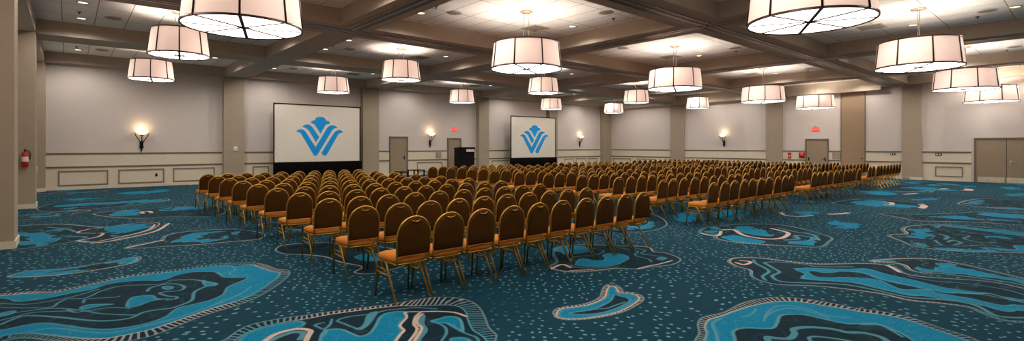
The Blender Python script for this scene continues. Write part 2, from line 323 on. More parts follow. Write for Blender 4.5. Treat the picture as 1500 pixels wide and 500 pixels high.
OUT.append((P((55,306),(80,299),(120,295.5),(170,293),(205,290.5),(240,291),(246,294),(215,298),(170,303),(110,308),(70,310)), .06))
OUT.append((P((405,366),(420,359),(480,356),(540,360),(590,368),(600,378),(590,390),(545,401),(520,399),(532,391),(500,384),(476,376),(444,373),(418,372)), .04))
BLUE += [P((520,377),(535,372),(562,371),(600,376),(596,384),(560,384),(535,382)), P((640,330),(690,320),(720,330),(700,345),(660,345))]
OUT.append((P((870,328),(900,318),(940,312),(965,318),(976,328),(962,336),(930,340),(895,337)), .07))
BLUE += [P((892,332),(905,322),(930,318),(960,322),(966,330),(945,335.5),(905,336)), P((1040,314),(1075,306),(1100,312),(1070,322)), P((985,318),(1010,310),(1030,318),(1005,326))]
HOLE.append(P((920,330),(935,324),(950,327),(940,331)))
# the same kind of medallions over the rest of the carpet
ctr = [np.mean(np.array(o[0]), 0) for o in OUT]
rad = [np.max(np.linalg.norm(np.array(o[0]) - c, axis=1)) for o, c in zip(OUT, ctr)]
for o in BLUE:
    c = np.mean(np.array(o), 0); ctr.append(c); rad.append(np.max(np.linalg.norm(np.array(o) - c, axis=1)))
tries = 0; made = 0
while tries < 900 and made < 90:
    tries += 1
    c = np.array([rng.uniform(-1, 31), rng.uniform(-6, 25)]); a = rng.uniform(.7, 1.9)
    if any(np.linalg.norm(c - cc) < a * .8 + rr * .75 + .15 for cc, rr in zip(ctr, rad)): continue
    b = a * rng.uniform(.3, .6); th = rng.uniform(0, PI); ph = rng.uniform(0, 6.28, 4)
    def blob(s, wob=1.0, off=(0, 0)):
        q = np.linspace(0, 2 * PI, 18, endpoint=False)
        r = 1 + wob * (.16 * np.sin(2 * q + ph[0]) + .12 * np.sin(3 * q + ph[1]) + .09 * np.sin(5 * q + ph[2]))
        x = a * s * r * np.cos(q); y = b * s * r * np.sin(q) + .25 * b * np.sin(2.2 * np.cos(q) + ph[3])
        return [(c[0] + off[0] + X * math.cos(th) - Y * math.sin(th), c[1] + off[1] + X * math.sin(th) + Y * math.cos(th)) for X, Y in zip(x, y)]
    OUT.append((blob(1), rng.uniform(.05, .12)))
    k = rng.integers(3)
    if k == 0: BLUE.append(blob(.97)); HOLE.append(blob(.66, 1.3)); BLUE.append(blob(.3, 1.5))
    elif k == 1: BLUE.append(blob(.62, 1.6, (.1 * a, .05))); HOLE.append(blob(.22, 1.5))
    else: BLUE.append(blob(.93)); HOLE.append(blob(.75, 1.6, (.1 * a, .06 * a)))
    LINE.append((blob(.48, 1.5) + [blob(.48, 1.5)[0]], .016)); ctr.append(c); rad.append(a); made += 1

def axis(a, b, fine0, fine1, h0, g):
    out = []; x = a
    while x < b:
        out.append(x)
        d = 0 if fine0 <= x <= fine1 else (x - fine1 if x > fine1 else fine0 - x)
        x += min(h0 + g * d, .16)
    out.append(b); return np.array(out)
UR = RW0 + RWK * VF + .3
gu = axis(UL - .05, UR, -.8, 7.6, .022, .0075); gv = axis(VB - .05, VF + .05, .2, 7.4, .022, .0085)
GU, GV = np.meshgrid(gu, gv, indexing='ij'); nu, nv = GU.shape
def seg_field(poly, closed, margin):
    """unsigned distance and arc length of the nearest point, on the grid window round poly"""
    poly = np.array(poly); lo = poly.min(0) - margin; hi = poly.max(0) + margin
    i0, i1 = np.searchsorted(gu, [lo[0], hi[0]]); j0, j1 = np.searchsorted(gv, [lo[1], hi[1]])
    if i1 <= i0 or j1 <= j0: return None
    X = GU[i0:i1, j0:j1]; Y = GV[i0:i1, j0:j1]
    best = np.full(X.shape, 1e9); arc = np.zeros(X.shape); s = 0; wn = np.zeros(X.shape, int)
    n = len(poly)
    for k in range(n if closed else n - 1):
        a = poly[k]; b = poly[(k + 1) % n]; e = b - a; L2 = e @ e + 1e-12; ln = math.sqrt(L2)
        t = np.clip(((X - a[0]) * e[0] + (Y - a[1]) * e[1]) / L2, 0, 1)
        d = (X - a[0] - t * e[0]) ** 2 + (Y - a[1] - t * e[1]) ** 2
        m = d < best; best[m] = d[m]; arc[m] = (s + t * ln)[m]; s += ln
        if closed:
            c1 = (a[1] <= Y) != (b[1] <= Y)
            if c1.any():
                xi = a[0] + (Y - a[1]) / (e[1] if abs(e[1]) > 1e-12 else 1e-12) * e[0]
                wn += (c1 & (X < xi))
    return (slice(i0, i1), slice(j0, j1)), np.sqrt(best), arc, (wn % 2 == 1)
A = {k: np.full((nu, nv), v) for k, v in dict(blue=-1., inn=-1., outr=-1., line=1., tanl=1.).items()}
A['arc'] = np.zeros((nu, nv)); A['far'] = np.clip((np.hypot(GU, GV) - 7) / 4, 0, 1)
for inner, outer in OUT:
    pi = catmull(inner); w = outer * .6 if not isinstance(outer, list) else 0
    r = seg_field(pi, True, .45)
    if r is None: continue
    sl, d, arc, ins = r; sd = np.where(ins, d, -d)
    near = sd > A['inn'][sl]; A['arc'][sl] = np.where(near, arc, A['arc'][sl])
    A['inn'][sl] = np.maximum(A['inn'][sl], sd)
    if w: A['outr'][sl] = np.maximum(A['outr'][sl], sd + w * (.75 + .35 * np.sin(arc * 1.3)))
    else:
        sl2, d2, _, ins2 = seg_field(catmull(outer), True, .4)
        A['outr'][sl2] = np.maximum(A['outr'][sl2], np.where(ins2, d2, -d2))
for sgn, lst in ((1, BLUE), (-1, HOLE)):
    pass
order = [('b', p) for p in BLUE[:1]] + [('h', p) for p in HOLE[:1]]
bl = A['blue']
def paint(p, add):
    r = seg_field(catmull(p), True, .3)
    if r is None: return
    sl, d, arc, ins = r; sd = np.where(ins, d, -d)
    bl[sl] = np.maximum(bl[sl], sd) if add else np.minimum(bl[sl], -sd)
# rings first (a filled outline minus its hollow), lakes inside the hollows afterwards
ringset = {id(p) for o in OUT for p in [o[0]]}
hol = [np.array(h) for h in HOLE]
def inside_any_hole(p):
    c = np.mean(np.array(p), 0)
    for hh in hol:
        x, y = c; w = False; n = len(hh)
        for k in range(n):
            a, b = hh[k], hh[(k + 1) % n]
            if (a[1] <= y) != (b[1] <= y) and x < a[0] + (y - a[1]) / (b[1] - a[1]) * (b[0] - a[0]): w = not w
        amax = np.ptp(hh, axis=0).max(); pmax = np.ptp(np.array(p), axis=0).max()
        if w and pmax < amax * .8: return True
    return False
first = [p for p in BLUE if not inside_any_hole(p)]; lakes = [p for p in BLUE if inside_any_hole(p)]
for p in first: paint(p, True)
for p in HOLE: paint(p, False)
for p in lakes: paint(p, True)
for key, lst in (('line', LINE), ('tanl', TANL)):
    for p, w in lst:
        if key == 'tanl' and w > .04: w *= .5
        w = max(w, .0135)
        r = seg_field(catmull(p, False), False, .3)
        if r is None: continue
        sl, d, arc, ins = r; A[key][sl] = np.minimum(A[key][sl], d - w)
        if key == 'tanl':
            pass

def make_floor():
    me = bpy.data.meshes.new('floor')
    nvx = nu * nv
    co = np.stack([GU, GV, np.zeros_like(GU)], -1).reshape(-1, 3).astype(np.float32)
    idx = np.arange(nvx).reshape(nu, nv)
    q = np.stack([idx[:-1, :-1], idx[1:, :-1], idx[1:, 1:], idx[:-1, 1:]], -1).reshape(-1, 4).astype(np.int32)
    me.vertices.add(nvx); me.vertices.foreach_set('co', co.ravel())
    me.loops.add(q.size); me.loops.foreach_set('vertex_index', q.ravel())
    me.polygons.add(len(q)); me.polygons.foreach_set('loop_start', np.arange(0, q.size, 4, dtype=np.int32))
    me.update(calc_edges=True)
    for k, a in A.items():
        at = me.attributes.new(k, 'FLOAT', 'POINT'); at.data.foreach_set('value', a.reshape(-1).astype(np.float32))
    o = bpy.data.objects.new('floor', me); COL.objects.link(o); return o

def carpet_mat():
    m = bpy.data.materials.new('carpet'); m.use_nodes = True
    nt = m.node_tree; N = nt.nodes; L = nt.links; b = N['Principled BSDF']
    b.inputs['Roughness'].default_value = 0.95; b.inputs['Specular IOR Level'].default_value = 0.05; b.inputs['Sheen Weight'].default_value = .05; b.inputs['Sheen Roughness'].default_value = .5; b.inputs['Sheen Tint'].default_value = (.5, .85, 1, 1)
    def attr(n):
        a = N.new('ShaderNodeAttribute'); a.attribute_name = n; return a.outputs['Fac']
    def math_(op, a, b_=None, c=None):
        n = N.new('ShaderNodeMath'); n.operation = op
        for i, x in enumerate((a, b_, c)):
            if x is None: continue
            if isinstance(x, (int, float)): n.inputs[i].default_value = x
            else: L.new(x, n.inputs[i])
        return n.outputs[0]
    def step(x, lo, hi):
        n = N.new('ShaderNodeMapRange'); n.interpolation_type = 'SMOOTHSTEP'
        L.new(x, n.inputs['Value']); n.inputs['From Min'].default_value = lo; n.inputs['From Max'].default_value = hi
        return n.outputs['Result']
    def mix(f, a, b_):
        n = N.new('ShaderNodeMix'); n.data_type = 'RGBA'
        if isinstance(f, (int, float)): n.inputs[0].default_value = f
        else: L.new(f, n.inputs[0])
        for i, x in ((6, a), (7, b_)):
            if isinstance(x, tuple): n.inputs[i].default_value = x
            else: L.new(x, n.inputs[i])
        return n.outputs[2]
    tc = N.new('ShaderNodeTexCoord'); obj = tc.outputs['Object']
    def noise(scale, detail=3, vec=None):
        n = N.new('ShaderNodeTexNoise'); n.inputs['Scale'].default_value = scale; n.inputs['Detail'].default_value = detail
        L.new(vec or obj, n.inputs['Vector']); return n
    nz_f = noise(70, 2).outputs['Fac']; nz_m = noise(9, 4).outputs['Fac']; nz_l = noise(.5, 2)
    inn, out, blue, line, tanl, arc = [attr(k) for k in ('inn', 'outr', 'blue', 'line', 'tanl', 'arc')]
    # ground with rows of pale flecks that follow a slow swirl
    base = mix(nz_m, lin(BASE_A), lin(BASE_B))
    wv = N.new('ShaderNodeVectorMath'); wv.operation = 'SCALE'; L.new(nz_l.outputs['Color'], wv.inputs[0]); wv.inputs['Scale'].default_value = .9
    wa = N.new('ShaderNodeVectorMath'); wa.operation = 'ADD'; L.new(obj, wa.inputs[0]); L.new(wv.outputs[0], wa.inputs[1])
    mp = N.new('ShaderNodeMapping'); mp.inputs['Scale'].default_value = (8.6, 8.6, 1); mp.inputs['Rotation'].default_value = (0, 0, .7)
    L.new(wa.outputs[0], mp.inputs[0])
    vo = N.new('ShaderNodeTexVoronoi'); vo.voronoi_dimensions = '2D'; vo.inputs['Scale'].default_value = 1; vo.inputs['Randomness'].default_value = .62
    L.new(mp.outputs[0], vo.inputs['Vector'])
    dots = math_('SUBTRACT', 1.0, step(vo.outputs['Distance'], .125, .18))
    big = noise(.35, 1).outputs['Fac']
    dens = N.new('ShaderNodeTexWhiteNoise'); dens.noise_dimensions = '3D'; L.new(vo.outputs['Color'], dens.inputs['Vector'])
    keep = math_('GREATER_THAN', dens.outputs['Value'], .22)
    dots = math_('MULTIPLY', dots, keep)
    outside = math_('SUBTRACT', 1.0, step(out, -.06, -.04))
    dots = math_('MULTIPLY', dots, outside)
    dots = math_('MULTIPLY', dots, step(big, .25, .42))
    c = mix(math_('MULTIPLY', dots, .92), base, lin(DOT))
    # medallion interior
    dk = mix(nz_m, lin(DARK_A), lin(DARK_B))
    isin = step(out, -.004, .004)
    c = mix(isin, c, dk)
    # faint contour lines wandering through the dark fields
    cn = noise(1.1, 2).outputs['Fac']
    w = math_('ABSOLUTE', math_('SUBTRACT', math_('FRACT', math_('MULTIPLY', cn, 9.0)), .5))
    cl = math_('MULTIPLY', math_('SUBTRACT', 1.0, step(w, .035, .07)), step(inn, .04, .08))
    c = mix(math_('MULTIPLY', cl, math_('MULTIPLY_ADD', attr('far'), .3, .08)), c, lin(LINEC))
    # blue fields with woven mottling and a paler edge
    voids = math_('MULTIPLY', math_('MAXIMUM', math_('SUBTRACT', noise(1.6, 3).outputs['Fac'], .5), 0.0), attr('far'))
    blue = math_('SUBTRACT', blue, math_('MULTIPLY', voids, 2.2))
    bc = mix(step(nz_f, .3, .7), lin(BLUE_A), lin(BLUE_B))
    bn = noise(2.3, 2).outputs['Fac']
    w2 = math_('ABSOLUTE', math_('SUBTRACT', math_('FRACT', math_('MULTIPLY', bn, 7.0)), .5))
    bc = mix(math_('MULTIPLY', math_('SUBTRACT', 1.0, step(w2, .03, .07)), .3), bc, lin(LINEC))
    c = mix(step(blue, -.004, .004), c, bc)
    edge = math_('SUBTRACT', 1.0, step(math_('ABSOLUTE', blue), .008, .02))
    c = mix(math_('MULTIPLY', math_('MULTIPLY', edge, isin), .75), c, lin(LINEC))
    c = mix(math_('MULTIPLY', math_('SUBTRACT', 1.0, step(line, -.006, .006)), .85), c, lin(LINEC))
    # hatched border band
    hue = step(noise(.45, 1).outputs['Fac'], .42, .58)
    tanc = mix(hue, lin(LINEC), lin(TAN))
    band = math_('MULTIPLY', math_('MULTIPLY', isin, math_('SUBTRACT', 1.0, step(inn, -.004, .004))), 1.0)
    c = mix(band, c, lin(DARK_A))
    ph = math_('ADD', math_('MULTIPLY', arc, 2 * PI / .05), math_('MULTIPLY', inn, 22.0))
    st = step(math_('SINE', ph), .15, .6)
    c = mix(math_('MULTIPLY', band, math_('MULTIPLY', st, .8)), c, tanc)
    r1 = math_('SUBTRACT', 1.0, step(math_('ABSOLUTE', math_('ADD', inn, .004)), .005, .013))
    c = mix(math_('MULTIPLY', r1, .9), c, tanc)
    r2 = math_('SUBTRACT', 1.0, step(math_('ABSOLUTE', out), .006, .014))
    c = mix(math_('MULTIPLY', r2, .6), c, lin(TAN2))
    c = mix(math_('MULTIPLY', math_('SUBTRACT', 1.0, step(tanl, -.005, .005)), step(nz_f, .2, .45)), c, lin(TAN))
    # pile
    pile = N.new('ShaderNodeMix'); pile.data_type = 'RGBA'; pile.blend_type = 'MULTIPLY'; pile.inputs[0].default_value = .5
    L.new(c, pile.inputs[6]); hi = noise(240, 1).outputs['Fac']
    pr = N.new('ShaderNodeMapRange'); L.new(hi, pr.inputs['Value']); pr.inputs['To Min'].default_value = .65; pr.inputs['To Max'].default_value = 1.35
    L.new(pr.outputs[0], pile.inputs[7]); L.new(pile.outputs[2], b.inputs['Base Color'])
    bp = N.new('ShaderNodeBump'); bp.inputs['Strength'].default_value = .3; bp.inputs['Distance'].default_value = .004
    L.new(hi, bp.inputs['Height']); L.new(bp.outputs[0], b.inputs['Normal'])
    return m
BASE_A, BASE_B = (4, 43, 57), (8, 53, 69)
DARK_A, DARK_B = (6, 28, 38), (10, 35, 46)
BLUE_A, BLUE_B = (0, 88, 118), (2, 127, 162)
DOT, LINEC = (98, 150, 154), (74, 130, 144)
TAN, TAN2 = (186, 162, 148), (118, 136, 136)
fl = make_floor(); fl.data.materials.append(carpet_mat())
tag(fl, 'dark teal carpet with bright blue agate medallions and pale flecks', 'floor', kind='structure')

# ================================================================== ROOM SHELL
ZC, ZB = 5.10, 4.70
def fr_front(s, n, z): return (s, VF - n, z)
def fr_back(s, n, z): return (s, VB + n, z)
def fr_left(s, n, z): return (UL + n, s, z)
tx, ty = RWK / RWN, 1 / RWN
def fr_right(s, n, z): return (RW0 + s * tx - n * ty, s * ty + n * tx, z)
def struct(o, label, cat): return tag(o, label, cat, kind='structure')
TRIM = [0]
def trim(mb, m, label, cat='trim', bevel=0):
    TRIM[0] += 1
    return struct(mb.build('trim_%d' % TRIM[0], m, bevel=bevel), label, cat)
SR1 = VF / ty + .3
struct(MB().box(UL - .2, 33.0, 0, -.15, 0, ZC).xf(fr_front).build('wall_front', M['wallpaper']), 'pale grey wallpapered wall behind the two projection screens', 'wall')
struct(MB().box(VB - .2, SR1, 0, -.15, 0, ZC).xf(fr_right).build('wall_right', M['wallpaper']), 'pale grey wallpapered wall on the right with the double door', 'wall')
struct(MB().box(VB - .2, VF + .2, 0, -.15, 0, ZC).xf(fr_left).build('wall_left', M['wallpaper']), 'wall at the far left behind the taupe pilasters', 'wall')
struct(MB().box(UL - .2, 33.0, 0, -.15, 0, ZC).xf(fr_back).build('wall_back', M['wallpaper']), 'wall behind the camera', 'wall')
struct(MB().box(UL - .2, 33.0, VB - .2, VF + .2, ZC, ZC + .12).build('ceiling', M['tiles']), 'white tiled ceiling above the beams', 'ceiling')

UB = [(5.15, 6.05), (11.7, 12.75), (19.3, 20.4), (25.9, 27.0)]
VBM = [(18.8, 19.95), (12.4, 13.6), (5.9, 7.0), (-.6, .5)]
for i, (a, b) in enumerate(UB):
    trim(MB().box(a, b, VB, VF, ZB, ZC), M['beam'], 'taupe ceiling beam running towards the screen wall, %s from the left' % ORD[i], 'beam')
for i, (a, b) in enumerate(VBM):
    trim(MB().box(UL, 32.4, a, b, ZB + .002, ZC), M['beam'], 'taupe ceiling beam parallel to the screen wall, %s from that wall' % ORD[i], 'beam')
trim(MB().box(UL, 32.6, 0, .33, 4.72, ZC).xf(fr_front), M['beam'], 'taupe soffit along the top of the screen wall', 'soffit')
trim(MB().box(7.0, SR1 - .3, 0, .40, 4.50, ZC).xf(fr_right), M['beam'], 'low taupe soffit along the far part of the right wall', 'soffit')
trim(MB().box(VB, 7.0, 0, .40, 4.66, ZC).xf(fr_right), M['beam'], 'taupe soffit along the near part of the right wall', 'soffit')
trim(MB().box(VB, VF, 0, .7, 4.68, ZC).xf(fr_left), M['beam'], 'taupe soffit along the left wall', 'soffit')
# movable-wall tracks under the beams
def track(mbfn, a0, a1, c, label):
    t = MB(); l = MB()
    for o in (-.27, -.15): pass
    mbfn(t, a0, a1, c - .17, c - .03, ZB - .012, ZB + .01); mbfn(t, a0, a1, c + .03, c + .17, ZB - .012, ZB + .01)
    mbfn(l, a0, a1, c - .20, c - .17, ZB - .02, ZB + .01); mbfn(l, a0, a1, c - .03, c + .03, ZB - .02, ZB + .01); mbfn(l, a0, a1, c + .17, c + .20, ZB - .02, ZB + .01)
    o = trim(t, M['track'], label, 'track')
    l.build('track_lip', M['track_lip'], o)
bu = lambda m, a0, a1, b0, b1, z0, z1: m.box(a0, a1, b0, b1, z0, z1)
bv_ = lambda m, a0, a1, b0, b1, z0, z1: m.box(b0, b1, a0, a1, z0, z1)
for k, (c, lab) in enumerate(((13.0, 'second'), (6.45, 'third'))):
    track(bu, UL + .7, 30.8, c, 'dark folding wall track under the %s cross beam from the screen wall' % lab)
for i, c in enumerate((5.6, 12.22, 19.85, 26.45)):
    track(bv_, VB, 12.75, c, 'dark folding wall track under the %s long beam from the left' % ORD[i])

# pilasters
PIL = []
def pilaster(fr, a, b, depth, label, z1=None, side='front'):
    o = trim(MB().box(a, b, 0, depth, 0, z1 or ZB + .02).xf(fr), M['taupe'], label, 'pilaster')
    MB().box(a - .02, b + .02, 0, depth + .02, 0, .12).xf(fr).build('baseboard', M['wainscot'], o)
    return o
fp = []
for i, (x0, x1) in enumerate(((328, 358), (532, 555), (702, 716.5), (805, 817))):
    a = wall_u(x0, VF - .33)[0]; b = wall_u(x1, VF - .33)[0]; fp.append((a, b))
    pilaster(fr_front, a, b, .33, 'tall taupe pilaster on the screen wall, %s from the left' % ORD[i])
pilaster(fr_front, UL, -.62, .45, 'taupe corner pilaster at the left end of the screen wall')
pilaster(fr_front, 31.3, 32.4, .33, 'taupe corner pilaster where screen wall meets right wall')
fp = [(UL, -.62)] + fp + [(31.3, 32.4)]
for i, (a, b) in enumerate(((11.42, 12.15), (18.4, 19.15), (4.4, 5.8), (-1.6, -.2))):
    nm = ['near taupe pilaster at the left edge of the picture', 'taupe pilaster carrying the fire extinguisher', 'taupe pilaster on the left wall outside the picture', 'taupe pilaster on the left wall behind the camera'][i]
    pilaster(fr_left, a, b, .70, nm)
rp = []
for i, (x0, x1) in enumerate(((1003, 983), (1147, 1123), (1351, 1322))):
    a = right_s(x0)[0]; b = right_s(x1)[0]; rp.append((a, b))
    pilaster(fr_right, a, b, .12, 'taupe pilaster on the right wall, %s from the far corner' % ORD[i], 4.6)
pa, pb = right_s(1267)[0], right_s(1233)[0]

# wainscot, rails and picture-frame mouldings
Z1, Z2 = 1.36, .85
def wains(fr, segs, name):
    w = MB(); r = MB(); bb = MB()
    for a, b in segs:
        w.box(a, b, 0, .012, 0, Z1)
        for z in (Z1, Z2):
            r.box(a, b, .0, .035, z - .03, z + .012); r.box(a, b, .0, .05, z + .012, z + .03)
        bb.box(a, b, 0, .03, 0, .10); bb.box(a, b, 0, .02, .10, .125)
    trim(w.xf(fr), M['wainscot'], 'cream wainscot panelling on the %s' % name, 'wainscot')
    trim(r.xf(fr), M['moulding'], 'two brown chair rails along the %s' % name, 'chair rail')
    side = {'screen wall': 'front', 'right wall': 'right', 'left wall': 'left', 'back wall': 'back'}[name]
    struct(bb.xf(fr).build('baseboard_' + side, M['wainscot']), 'cream baseboard along the %s' % name, 'baseboard')
def panel(fr, a, b, z0, z1, label):
    p = MB(); t = .045
    for q in ((a, b, z0, z0 + t), (a, b, z1 - t, z1), (a, a + t, z0 + t, z1 - t), (b - t, b, z0 + t, z1 - t)):
        p.box(q[0], q[1], .0, .035, q[2], q[3])
    trim(p.xf(fr), M['moulding'], label, 'panel moulding')
D = [wall_u(570, VF)[0], wall_u(597, VF)[0], wall_u(655, VF)[0], wall_u(675, VF)[0]]
fsegs = [(-.62, fp[1][0]), (fp[1][1], fp[2][0]), (fp[2][1], D[0]), (D[1], D[2]), (D[3], fp[3][0]), (fp[3][1], fp[4][0]), (fp[4][1], 31.3)]
wains(fr_front, fsegs, 'screen wall')
pf = [(-.28, 1.18), (1.49, 3.0), (3.3, 4.83), (6.35, 7.05), (14.95, 17.0 - .35), (20.4, 22.0), (22.5, 24.6), (27.2, 28.2), (28.45, 29.6), (29.85, 30.9)]
pw = ['leftmost panel', 'second panel', 'third panel', 'panel left of first screen', 'panel between the two doors', 'panel left of second screen', 'panel behind second screen', 'panel right of second screen', 'panel below third sconce', 'panel next to the far corner']
for (a, b), n_ in zip(pf, pw):
    panel(fr_front, a, b, .12 + .03, .72, 'brown frame moulding on the screen wall, %s' % n_)
sd = [right_s(x)[0] for x in (1212, 1182, 1427, 1518)]     # service door, double door
dd0, dd1 = sd[3], sd[2]
wains(fr_right, [(dd1 + .1, rp[2][0]), (rp[2][1], pa), (pb, sd[0] - .06), (sd[1] + .06, rp[1][0]), (rp[1][1], rp[0][0]), (rp[0][1], VF / ty - .35)], 'right wall')
q0, q1 = right_s(1411)[0], right_s(1370)[0]
panel(fr_right, q0, q1, .2, .68, 'brown frame moulding on the right wall beside the double door')
for k, (a, b) in enumerate(((12.6, 14.3), (14.8, 16.6), (20.4, 22.2), (22.7, 24.5))):
    panel(fr_right, a + .4, b + .3, .2, .70, 'brown frame moulding on the far right wall, %s behind the chairs' % ORD[k])
wains(fr_left, [(-.2, 4.4), (5.8, 11.42), (12.75, 18.4), (19.7, VF - .45)], 'left wall')
wains(fr_back, [(UL + .7, 30)], 'back wall')

# tall taupe closet panel for the folding wall
o = trim(MB().box(pa, pb, 0, .05, .0, 4.5).xf(fr_right), M['taupe_dark'], 'tall taupe folding wall closet door on the right wall', 'closet door')
MB().tube([(pa + .12, .05, 1.0), (pa + .12, .12, 1.0)], .03).xf(fr_right).build('knob', M['darkframe'], o)
MB().box(pa - .03, pa, 0, .07, 0, 4.5).box(pb, pb + .03, 0, .07, 0, 4.5).xf(fr_right).build('door_frame', M['door_frame'], o)

# doors
DN = [0]
def door(fr, a, b, z, label, leaves=1, handle='lever', hs=1, hz=1.0, kick=False, closer=False):
    DN[0] += 1
    o = struct(MB().box(a, b, .0, .03, 0.01, z).xf(fr).build('door_%d' % DN[0], M['door'], bevel=.004), label, 'door')
    MB().box(a - .07, a, 0, .06, 0, z + .07).box(b, b + .07, 0, .06, 0, z + .07).box(a, b, 0, .06, z, z + .07).xf(fr).build('door_frame', M['door_frame'], o)
    if leaves == 2:
        m = (a + b) / 2
        MB().box(m - .008, m + .008, .03, .034, .01, z).xf(fr).build('seam', M['darkframe'], o)
    for hx, sg in hs:
        MB().box(hx - .03, hx + .03, .03, .04, hz - .1, hz + .1).tube([(hx, .04, hz), (hx, .09, hz), (hx + sg * .06, .095, hz), (hx + sg * .13, .09, hz)], .012).xf(fr).build('door_handle', M[handle], o)
    if kick:
        for x0, x1 in kick: MB().box(x0, x1, .03, .034, .02, .26).xf(fr).build('kick_plate', M['kick'], o)
    return o
door(fr_front, D[0] + .07, D[1] - .07, 2.10, 'taupe door right of the first screen', handle='darkframe', hs=[(D[1] - .22, -1)])
door(fr_front, D[2] + .07, D[3] - .07, 2.06, 'taupe door half hidden behind the black lectern', handle='darkframe', hs=[(D[3] - .22, -1)])
door(fr_right, sd[0], sd[1], 1.98, 'taupe service door under the exit sign on right wall', handle='darkframe', hs=[(sd[1] - .1, -1), (sd[0] + .1, 1)], hz=.92)
m_ = right_s(1473)[0]; dd0 = 2 * m_ - dd1
door(fr_right, dd0, dd1 - .07, 1.95, 'wide taupe double door at the right edge of the picture', 2, 'steel', [(m_ - .16, -1)], hz=.92, kick=[(dd0 + .05, m_ - .03), (m_ + .03, dd1 - .12)])

# ================================================================== PENDANT LAMPS
def pendant(kind):
    big = kind == 'big'
    R0, R1 = (.90, .835) if big else (.68, .60)
    hh = .66 if big else .66
    zb = 0.0; top = ZC - (H + (1.96 if big else 2.33))        # distance from rim to ceiling
    r = empty('pendant_lamp', (0, 0, 0))
    sh = MB().lathe([(R0, .012), (R1, hh), (R1 - .006, hh), (R0 - .006, .012)], 64).build('lamp_shade', M['shade'], r)
    df = MB().lathe([(R0 - .01, .016), (0.001, .016)], 64, smooth=False).build('diffuser', M['diffuser'], r)
    MB().lathe([(R0 - .012, .034), (.001, .034), (.001, .042), (R0 - .014, .042)], 48).build('glow_blocker', M['white'], r)  # added disc, keeps the diffuser's upward glow off the ceiling
    MB().lathe([(R0 + .012, 0), (R0 + .012, .035), (R0 - .012, .035), (R0 - .012, 0), (R0 + .012, 0)], 64).build('bottom_rim', M['bronze'], r)
    MB().lathe([(R1 + .01, hh - .015), (R1 + .01, hh + .015), (R1 - .012, hh + .015), (R1 - .012, hh - .015), (R1 + .01, hh - .015)], 64).build('top_rim', M['bronze'], r)
    for k in range(8):
        q = PI / 8 + k * PI / 4 + (.1 if big else .25)
        c, s = math.cos(q), math.sin(q)
        MB().tube([((R0 + .006) * c, (R0 + .006) * s, .02), ((R1 + .006) * c, (R1 + .006) * s, hh)], .017, 6).build('rib', M['bronze'], r)
        hw = .026 if k % 4 in (0, 1) else .019
        MB().box(.02, R0 - .01, -hw, hw, .008, .014).xf(lambda x, y, z: (x * c - y * s, x * s + y * c, z)).build('spoke', M['bronze'], df)
    MB().lathe([(.001, -.012), (.04, -.006), (.05, .006)], 16).build('finial', M['bronze'], df)
    for s in (-1, 1):
        MB().tube([(s * .09, 0, .0 + hh * .5), (s * .09, 0, top - .02)], .008, 6).build('rod', M['canopy'], r)
    MB().box(-.12, .12, -.015, .015, hh * .5 - .015, hh * .5 + .015).tube([(-R1 + .01, 0, hh - .01), (R1 - .01, 0, hh - .01)], .008, 6).build('crossbar', M['canopy'], r)
    MB().lathe([(.001, top - .03), (.15, top - .03), (.165, top - .015), (.165, top), (.001, top)], 32).build('canopy', M['canopy'], r)
    return r
LPOS = [(2.21, 21.8, 0), (8.75, 21.9, 0), (15.95, 22.3, 0), (23.1, 22.6, 0), (29.1, 22.3, 0),
        (2.17, 15.55, 0), (8.9, 16.15, 0), (15.85, 16.0, 0), (23.1, 16.2, 0), (29.4, 16.1, 0),
        (2.2, 9.3, 1), (8.85, 9.55, 1), (15.8, 9.5, 1), (23.3, 9.65, 1), (29.3, 9.5, 1),
        (2.2, 2.9, 1), (8.87, 2.95, 1), (16.1, 2.87, 1), (23.5, 2.9, 1), (29.8, 2.85, 1),
        (2.2, -3.2, 1), (8.87, -3.2, 1), (16.1, -3.2, 1), (23.5, -3.2, 1), (29.3, -3.2, 1)]
small = pendant('small'); bigp = pendant('big'); used = set()
def bulb(parent, z, power, r, col):
    l = bpy.data.lights.new('bulb_light', 'POINT'); l.shadow_soft_size = r; l.energy = power; l.color = col
    o = bpy.data.objects.new('bulb_light', l); COL.objects.link(o); o.parent = parent; o.location = (0, 0, z); return o
ROWN = ['nearest the screen wall', 'second row from the screen wall', 'third row from the screen wall', 'fourth row from screen wall', 'row behind the camera']
for i, (u, v, b) in enumerate(LPOS):
    src = bigp if b else small
    o = src if src.name not in used else copy_tree(src)
    used.add(src.name)
    z = H + (1.96 if b else 2.33)
    if i == 19: z -= .07
    o.location = (u, v, z - (0 if i != 19 else 0))
    tag(o, '%s pink drum pendant lamp, %s from left, %s' % ('large' if b else 'small', ORD[i % 5], ROWN[i // 5]), 'pendant lamp', 'large drum pendant lamps' if b else 'small drum pendant lamps')
    bulb(o, .26, 48 if b else 28, .16, (1, .93, .86))

